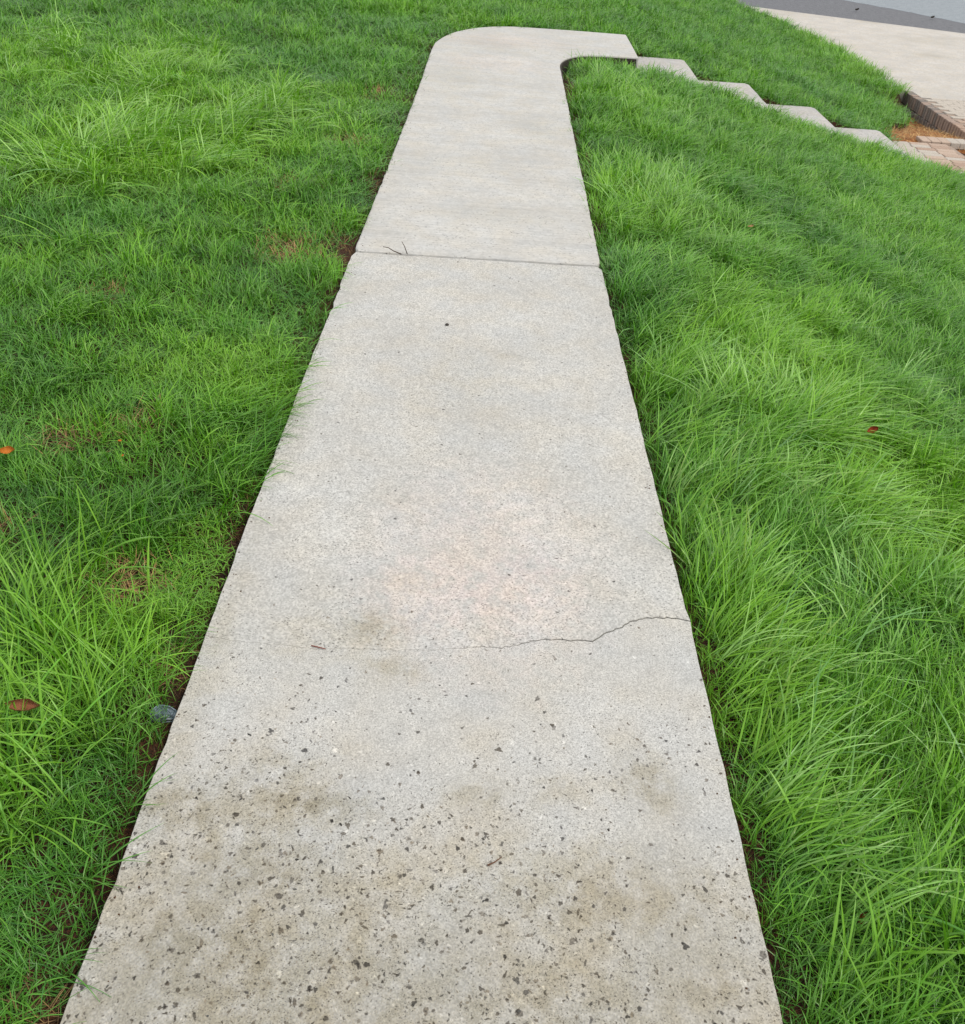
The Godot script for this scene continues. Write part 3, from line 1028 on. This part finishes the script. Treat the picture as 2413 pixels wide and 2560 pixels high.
func build_stairs() -> void:
	grain = 0.5
	var m := stone_material(concrete(384, 256, 0.004, 0.0, 5.0, 21, Color(0.66, 0.65, 0.635), [], [], 200, 0.03), 0.10)
	m.uv1_triplanar = true
	m.uv1_world_triplanar = true
	m.uv1_scale = Vector3(0.65, 0.65, 0.65)
	var t := base("concrete_steps", Vector3(1.27, 0, -9.6))
	tag(t, "flight of grey concrete steps going down from the end of the path to the driveway", "steps")
	for k in 4:
		var x0: float = [1.275, 1.855, 2.535, 3.245][k]
		var x1: float = [1.865, 2.545, 3.255, 3.975][k]
		var p := rough_edge([Vector2(x0, 9.05), Vector2(x1 - 0.02, 9.05), Vector2(x1, 9.07), Vector2(x1, 10.075), Vector2(x1 - 0.03, 10.118), Vector2(x0, 10.12)], 0.12, 0.003)
		for q in p.size(): p[q] -= Vector2(1.27, 9.6)
		obj("step", slab(p, -0.174 * (k + 1), 0.32, 0.009, Rect2(0, 0, 1, 1)), m, t)

func build_driveway() -> void:
	grain = 0.3
	var m := stone_material(concrete(512, 512, 0.006, 0.0, 5.0, 33, Color(0.700, 0.682, 0.655), [[1.0, 6.0, 0.4, 0.3, 0.4], [2.2, 7.0, 0.5, 0.4, 0.4], [0.6, 7.4, 0.3, 0.2, 0.5], [2.0, 5.6, 0.6, 0.15, 0.35]], [], 300, 0.03), 0.10)
	m.uv1_triplanar = true
	m.uv1_world_triplanar = true
	m.uv1_scale = Vector3.ONE / 3.07
	var d := base("driveway")
	tag(d, "pale concrete driveway between the lawn bank and the road", "driveway", "", "structure")
	var e := Vector2(0.9308, -0.3656)   # along the road
	var c := Vector2(4.59, 19.98)
	obj("concrete_slab", sheet([Vector2(5.485, 12.92), Vector2(14.0, 12.97), Vector2(21.5, 13.34), c - e * 0.7, Vector2(4.7, 18.2), Vector2(5.05, 16.4), Vector2(5.14, 14.0), Vector2(5.16, 13.5), Vector2(5.16, 13.27), Vector2(5.485, 13.265)], -0.9, 0.14), m, d)
	obj("concrete_slab", sheet([Vector2(6.55, 12.905), Vector2(6.55, 4.0), Vector2(24.0, 4.0), Vector2(24.0, 12.35), Vector2(21.5, 13.30), Vector2(14.0, 12.955)], -0.902, 0.14), m, d)
	# road
	var tar := mottled(Color(0.355, 0.36, 0.375), Color(0.42, 0.425, 0.44), 0.8, 401, 256, 0.8)
	var r := obj("road", sheet([c - e * 3.2, c + e * 60.0, c + e * 60.0 + Vector2(10.0, 25.3), c - e * 3.2 + Vector2(10.0, 25.3)], -0.908, 0.2), tar)
	tag(r, "dark asphalt along the edge of the road, across the top right", "road", "", "structure")
	var pale_road := mottled(Color(0.465, 0.495, 0.515), Color(0.53, 0.555, 0.575), 1.1, 411, 256, 0.7)  # paler and bluer than the strip along the edge
	var wob := func(p: Array) -> Array:
		var o := []
		for k in p.size() - 1:
			for q in 8:
				var s: Vector2 = p[k].lerp(p[k + 1], q / 8.0)
				o.append(s + Vector2(0, rng.randf_range(-0.05, 0.05)))
		o.append(p[-1])
		return o
	var border: Array = wob.call([Vector2(5.2, 24.4), Vector2(7.08, 21.85), Vector2(7.88, 21.0), Vector2(8.78, 19.85), Vector2(10.6, 18.3), Vector2(18.0, 15.4)])
	border += [Vector2(58.0, 0.0), Vector2(66.0, 18.0), Vector2(12.0, 40.0)]
	var s := obj("road", sheet(border, -0.9035, 0.02), pale_road)
	tag(s, "pale blue-grey road surface beyond the dark asphalt strip", "road", "", "structure")
	# dark earth where the turf stops at the road
	var kerb := mottled(Color(0.16, 0.12, 0.09), Color(0.26, 0.19, 0.13), 0.4, 421, 128)
	kerb.heightmap_scale = 2.0
	var strip := []
	for k in 20:
		var a := 18.0 + k * 0.3
		strip.append(Vector2(lawn_end(a) + 0.10 + rng.randf_range(-0.03, 0.03), a))
	for k in 20:
		var a := 23.7 - k * 0.3
		strip.append(Vector2(lawn_end(a) - 0.10, a))
	var ks := obj("soil_strip", sheet(strip, -0.862, 0.2), kerb)
	tag(ks, "dark strip of bare earth between the lawn and the road", "soil", "", "structure")

func build_bricks() -> void:
	var tones := []
	for q in [[Color(0.62, 0.54, 0.48), Color(0.68, 0.60, 0.54)], [Color(0.65, 0.57, 0.51), Color(0.70, 0.63, 0.57)], [Color(0.59, 0.50, 0.44), Color(0.65, 0.57, 0.51)], [Color(0.65, 0.62, 0.58), Color(0.70, 0.67, 0.63)]]:
		tones.append(mottled(q[0], q[1], 0.12, 500 + tones.size() * 3, 128))
	var dark := []
	for q in [[Color(0.50, 0.45, 0.42), Color(0.60, 0.55, 0.51)], [Color(0.54, 0.47, 0.43), Color(0.63, 0.56, 0.51)], [Color(0.44, 0.41, 0.39), Color(0.54, 0.51, 0.48)]]:
		dark.append(mottled(q[0], q[1], 0.1, 530 + dark.size() * 3, 128))
	var pale_mortar := mottled(Color(0.55, 0.49, 0.44), Color(0.62, 0.56, 0.51), 0.1, 555, 128)
	var mortar := mottled(Color(0.20, 0.17, 0.15), Color(0.27, 0.23, 0.20), 0.1, 551, 128)
	var soldier := [brick_mesh(Vector3(0.095, 0.20, 0.063), 1), brick_mesh(Vector3(0.095, 0.20, 0.063), 2), brick_mesh(Vector3(0.095, 0.20, 0.063), 3)]
	var flat := [brick_mesh(Vector3(0.20, 0.065, 0.098), 4), brick_mesh(Vector3(0.20, 0.065, 0.098), 5), brick_mesh(Vector3(0.20, 0.065, 0.098), 6)]
	var header := [brick_mesh(Vector3(0.098, 0.065, 0.20), 7), brick_mesh(Vector3(0.098, 0.065, 0.20), 8)]
	# low edging wall of upright bricks between the mulch and the paving
	var w := base("brick_edging", Vector3(5.43, -0.9, -12.2))
	tag(w, "low edging wall of dark upright bricks between the mulch bed and the driveway", "brick wall")
	var core := obj("mortar", BoxMesh.new(), mortar, w)
	core.scale = Vector3(0.075, 0.29, 2.27)
	core.position = Vector3(0.005, -0.155, 0.12)
	var half := [brick_mesh(Vector3(0.095, 0.145, 0.056), 11), brick_mesh(Vector3(0.095, 0.145, 0.056), 12), brick_mesh(Vector3(0.095, 0.145, 0.056), 13)]
	for k in 31:
		for row in 2:
			var b := obj("brick", half[rng.randi() % 3], dark[rng.randi() % 3] if k > 13 else (tones[2] if k < 9 and row == 0 else dark[1]), w)
			b.position = Vector3(rng.randf_range(-0.004, 0.004), -0.0725 - row * 0.152 + rng.randf_range(-0.004, 0.004), 1.22 - k * 0.0745)
			b.rotation.x = rng.randf_range(-0.02, 0.02)
			b.rotation.z = rng.randf_range(-0.02, 0.02)
	# brick paving behind that wall
	var pv := base("brick_paving", Vector3(5.5, -0.9, -12.0))
	tag(pv, "pinkish brick paving beside the driveway slab behind the edging wall", "paving", "", "structure")
	var bed := obj("mortar", BoxMesh.new(), pale_mortar, pv)
	bed.scale = Vector3(1.04, 0.1, 2.4)
	bed.position = Vector3(0.52, -0.062, 0.3)
	for r in 17:
		for k in 5:
			var b := obj("brick", flat[rng.randi() % 3], tones[rng.randi() % 4] if r < 8 else tones[3], pv)
			b.position = Vector3(0.105 + k * 0.207 + (0.0 if r % 2 else 0.1), -0.034 + rng.randf_range(-0.002, 0.002), 0.78 - r * 0.105)
			b.rotation.y = rng.randf_range(-0.015, 0.015)
			if r % 2 == 0 and k == 4: b.scale.x = 0.5; b.position.x -= 0.05
	# the front of the mulch bed: a course of bricks laid flat on upright ones
	var f := base("brick_planter_front", Vector3(4.62, -0.86, -10.6))
	tag(f, "brick front of the mulch bed, flat bricks on top of upright ones", "brick wall")
	var fc := obj("mortar", BoxMesh.new(), mortar, f)
	fc.scale = Vector3(1.86, 0.30, 0.16)
	fc.position = Vector3(0.93, -0.19, 0)
	for k in 18:
		var b := obj("brick", header[rng.randi() % 2], tones[1 + rng.randi() % 3], f)
		b.position = Vector3(0.05 + k * 0.1045, -0.028 + rng.randf_range(-0.002, 0.002), rng.randf_range(-0.004, 0.004))
		b.rotation.y = rng.randf_range(-0.02, 0.02)
	for k in 25:
		var b := obj("brick", soldier[rng.randi() % 3], dark[rng.randi() % 3] if rng.randf() < 0.5 else tones[2], f)
		b.rotation.y = PI / 2
		b.position = Vector3(0.04 + k * 0.0745, -0.168, 0.052 + rng.randf_range(-0.003, 0.003))
	# landing at the foot of the steps, with one more step down to the right
	var l := base("brick_landing", Vector3(4.0, -0.87, -9.9))
	tag(l, "brick landing at the foot of the concrete steps", "paving", "", "structure")
	var pad := obj("mortar", BoxMesh.new(), pale_mortar, l)
	pad.scale = Vector3(0.93, 0.3, 1.14)
	pad.position = Vector3(0.465, -0.165, 0.0)
	for r in 11:
		for k in 4:
			var grey := k < 2
			var b := obj("brick", flat[rng.randi() % 3], tones[3] if grey else tones[rng.randi() % 4], l)
			b.position = Vector3(0.12 + k * 0.209 + (0.0 if r % 2 else 0.02), -0.03 + rng.randf_range(-0.002, 0.002), 0.52 - r * 0.104)
	var low := base("brick_landing", Vector3(4.96, -1.05, -9.9))
	tag(low, "lower brick landing one step down, at the right edge of the photo", "paving", "", "structure")
	var lp := obj("mortar", BoxMesh.new(), mortar, low)
	lp.scale = Vector3(1.585, 0.1, 1.2)
	lp.position = Vector3(0.7925, -0.06, 0)
	for r in 11:
		for k in 7:
			var b := obj("brick", flat[rng.randi() % 3], tones[rng.randi() % 3], low)
			b.position = Vector3(0.11 + k * 0.207, -0.03 + rng.randf_range(-0.002, 0.002), 0.52 - r * 0.104)
	# mulch bed: an uneven mat of orange-brown pine straw
	var straw_bed := base("mulch_bed", Vector3(4.9, -0.99, -11.6))
	tag(straw_bed, "orange-brown pine straw mulch in the bed behind the brick front", "mulch", "", "stuff")
	var st := SurfaceTool.new()
	st.begin(Mesh.PRIMITIVE_TRIANGLES)
	st.set_smooth_group(0)
	var mound := func(x: float, a: float) -> Vector3:
		return Vector3(x - 4.9, 0.03 * bumps.get_noise_2d(x * 4.0, a * 4.0) + 0.06 * (1.0 - smoothstep(10.7, 11.4, a)) - 0.13 * smoothstep(11.2, 12.4, a) + 0.05 * (1.0 - smoothstep(4.4, 4.9, x)), -a + 11.6)
	for i in 20:
		for j in 34:
			var x := 4.2 + i * 0.0615
			var a := 10.4 + j * 0.070
			face(st, [mound.call(x, a), mound.call(x, a + 0.070), mound.call(x + 0.0615, a + 0.070), mound.call(x + 0.0615, a)])
	st.generate_normals()
	obj("mulch", st.commit(), mottled(Color(0.42, 0.25, 0.13), Color(0.62, 0.40, 0.20), 0.15, 561, 128), straw_bed).set_meta("kind", "stuff")
	grass_begin()
	for k in 2600:
		var x := rng.randf_range(4.22, 5.36)
		var a := rng.randf_range(10.42, 12.7)
		var c := Color(0.42, 0.22, 0.07).lerp(Color(0.62, 0.40, 0.16), rng.randf()) * rng.randf_range(0.4, 1.15)
		if rng.randf() < 0.12: c = Color(0.10, 0.06, 0.04)
		blade(mound.call(x, a) + Vector3(0, 0.004, 0), rng.randf() * TAU, rng.randf_range(0.06, 0.16), rng.randf_range(0.003, 0.006), rng.randf_range(1.1, 1.5), rng.randf_range(0.0, 0.4), c, c, 3)
	var sm := StandardMaterial3D.new()
	sm.vertex_color_use_as_albedo = true
	sm.roughness = 0.8
	obj("pine_straw", grass_end(), sm, straw_bed).set_meta("kind", "stuff")

func put_leaf(called: String, label: String, mesh: Mesh, m: Material, at: Vector3, turn: Vector3, category := "leaf") -> MeshInstance3D:
	var o := obj(called, mesh, m)
	o.position = at
	o.rotation = turn
	tag(o, label, category)
	return o

func build_litter() -> void:
	var brown := mottled(Color(0.48, 0.30, 0.21), Color(0.66, 0.45, 0.33), 0.05, 601, 128, 0.6)
	var orange := mottled(Color(0.66, 0.38, 0.12), Color(0.80, 0.52, 0.22), 0.05, 604, 128, 0.6)
	var red := mottled(Color(0.46, 0.17, 0.08), Color(0.62, 0.27, 0.13), 0.05, 607, 128, 0.6)
	put_leaf("fallen_leaf", "curled brown dead leaf lying in the long grass left of the path", leaf_mesh(0.066, 0.048, 1.5, 0.35, 0.05), brown, spot(-0.885, 1.295, 0.10), Vector3(0.55, 0.15, -0.12))
	put_leaf("fallen_leaf", "orange leaf in the lawn at the left edge of the photo", leaf_mesh(0.042, 0.03, 0.9, 0.35, 0.06), orange, spot(-1.345, 2.27, 0.085), Vector3(0.6, 0.3, 0.2))
	put_leaf("fallen_leaf", "small red-brown leaf among the tangled grass of the right lawn", leaf_mesh(0.04, 0.028, 0.9, 0.4, 0.05), red, spot(1.40, 2.83, 0.105), Vector3(0.7, 0.5, 0.5))
	put_leaf("fallen_petal", "tiny orange petal in the left lawn, farther from the viewer than its twin", leaf_mesh(0.012, 0.007, 0.4, 0.3, 0.0), orange, spot(-1.05, 2.36, 0.075), Vector3(0.5, 0.3, 0.0), "petal")
	put_leaf("fallen_petal", "tiny orange petal in the left lawn, nearer the viewer than its twin", leaf_mesh(0.010, 0.006, 0.4, 0.3, 0.0), orange, spot(-1.02, 2.29, 0.07), Vector3(0.4, 1.3, 0.0), "petal")
	put_leaf("fallen_leaf", "dark red-brown leaf scrap in the near right grass", leaf_mesh(0.03, 0.018, 0.8, 0.3, 0.05), red, spot(0.80, 0.985, 0.03), Vector3(0.4, 0.8, 0.2))
	put_leaf("fallen_leaf", "straw-coloured leaf scrap in the upper right lawn", leaf_mesh(0.036, 0.016, 0.9, 0.3, 0.05), plain(Color(0.62, 0.50, 0.34)), spot(1.42, 4.95, 0.09), Vector3(0.4, 0.4, 0.1))
	var wood := mottled(Color(0.24, 0.20, 0.16), Color(0.34, 0.29, 0.24), 0.03, 611, 64)
	var t1 := obj("twig", stick_mesh([Vector3(-0.448, 0.030, -4.085), Vector3(-0.425, 0.026, -4.09), Vector3(-0.40, 0.014, -4.085), Vector3(-0.365, 0.002, -4.083)], 0.0014, 0.0024), wood)
	tag(t1, "longer grey twig lying out of the path joint, the left one", "twig")
	var t2 := obj("twig", stick_mesh([Vector3(-0.365, 0.055, -4.10), Vector3(-0.352, 0.035, -4.095), Vector3(-0.338, 0.002, -4.088)], 0.0012, 0.0022), wood)
	tag(t2, "short thin twig standing up in the path joint, the right one", "twig")
	var t3 := obj("twig", stick_mesh([Vector3(-0.345, 0.004, -1.585), Vector3(-0.33, 0.004, -1.582), Vector3(-0.31, 0.003, -1.578)], 0.0016, 0.001), plain(Color(0.46, 0.22, 0.16)))
	tag(t3, "tiny reddish twig lying along the crack on the left", "twig")
	var t4 := obj("twig", stick_mesh([Vector3(0.085, 0.004, -1.032), Vector3(0.098, 0.003, -1.04), Vector3(0.112, 0.003, -1.052)], 0.0022, 0.0007), plain(Color(0.36, 0.25, 0.18)))
	tag(t4, "small brown seed stalk on the worn near end of the path", "twig")
	# crumbs of earth that have washed over the edges of the slab
	var crumbs := base("soil_crumbs")
	tag(crumbs, "tiny crumbs of earth scattered along both edges of the path", "soil", "", "stuff")
	var mm := MultiMesh.new()
	mm.transform_format = MultiMesh.TRANSFORM_3D
	mm.mesh = pebble_mesh(Vector3(1, 0.6, 0.8), 8)
	mm.instance_count = 260
	for k in mm.instance_count:
		var a := rng.randf_range(0.6, 7.5)
		var inwards := 0.004 + 0.05 * pow(rng.randf(), 2.5)
		var x := left_edge(a) + inwards if rng.randf() < 0.65 else right_edge(a) - inwards
		var size := rng.randf_range(0.0010, 0.0026)
		mm.set_instance_transform(k, Transform3D(Basis(Vector3.UP, rng.randf() * TAU) * Basis.from_scale(Vector3.ONE * size), Vector3(x, size * 0.4, -a)))
	var ci := MultiMeshInstance3D.new()
	ci.name = "crumb"
	ci.multimesh = mm
	ci.material_override = mottled(Color(0.24, 0.17, 0.12), Color(0.38, 0.28, 0.20), 0.02, 631, 64)
	ci.set_meta("kind", "stuff")
	crumbs.add_child(ci)
	var dark := mottled(Color(0.20, 0.19, 0.18), Color(0.30, 0.28, 0.26), 0.02, 621, 64)
	var peb := obj("pebble", pebble_mesh(Vector3(0.008, 0.005, 0.006), 3), dark)
	peb.position = Vector3(-0.12, 0.004, -3.38)
	tag(peb, "small dark pebble alone on the middle slab of the path", "pebble")
	for q in [[6.87, 20.3, "dark scrap lying on the asphalt, the left one of two"], [8.23, 20.02, "dark scrap lying on the asphalt, the right one of two"]]:
		var o := obj("dead_leaf", leaf_mesh(0.11, 0.06, 0.9, 0.5, 0.1), dark)
		o.position = Vector3(q[0], -0.88, -q[1])
		o.rotation = Vector3(0.2, 0.6, 0.1)
		tag(o, q[2], "leaf")
	# crushed clear plastic lid, half hidden at the edge of the path
	var lid := base("plastic_lid", spot(-0.634, 1.375, 0.010))
	lid.rotation = Vector3(0.5, 0.3, -0.35)
	lid.scale = Vector3.ONE * 0.9
	tag(lid, "crushed clear bluish plastic lid in the grass against the left path edge", "litter")
	var pm := StandardMaterial3D.new()
	pm.transparency = BaseMaterial3D.TRANSPARENCY_ALPHA
	pm.albedo_color = Color(0.50, 0.58, 0.63, 0.5)
	pm.roughness = 0.3
	pm.metallic_specular = 0.9
	var prof := [[0.0, 0.006], [0.012, 0.006], [0.014, 0.009], [0.019, 0.009], [0.021, 0.005], [0.026, 0.005], [0.028, 0.010], [0.032, 0.010], [0.034, 0.0], [0.037, -0.002]]
	var ls := SurfaceTool.new()
	ls.begin(Mesh.PRIMITIVE_TRIANGLES)
	ls.set_smooth_group(-1)
	var lpnt := func(k: int, q: int) -> Vector3:
		var f := TAU * q / 28.0
		var r: float = prof[k][0]
		return Vector3(cos(f) * r * 0.95, prof[k][1] + 0.30 * r * sin(2.0 * f + 0.6) + 0.13 * r * sin(5.0 * f) + 0.06 * r * sin(11.0 * f + 1.0), sin(f) * r * (0.62 + 0.1 * sin(3.0 * f)))
	for k in prof.size() - 1:
		for q in 28:
			face(ls, [lpnt.call(k, q), lpnt.call(k, q + 1), lpnt.call(k + 1, q + 1), lpnt.call(k + 1, q)])
	ls.generate_normals()
	obj("lid_top", ls.commit(), pm, lid)
	var rimm := plain(Color(0.52, 0.58, 0.62), 0.3)
	var rp := []
	for q in 29: rp.append(lpnt.call(9, q))
	obj("lid_rim", stick_mesh(rp, 0.0009, 0.0009), rimm, lid)
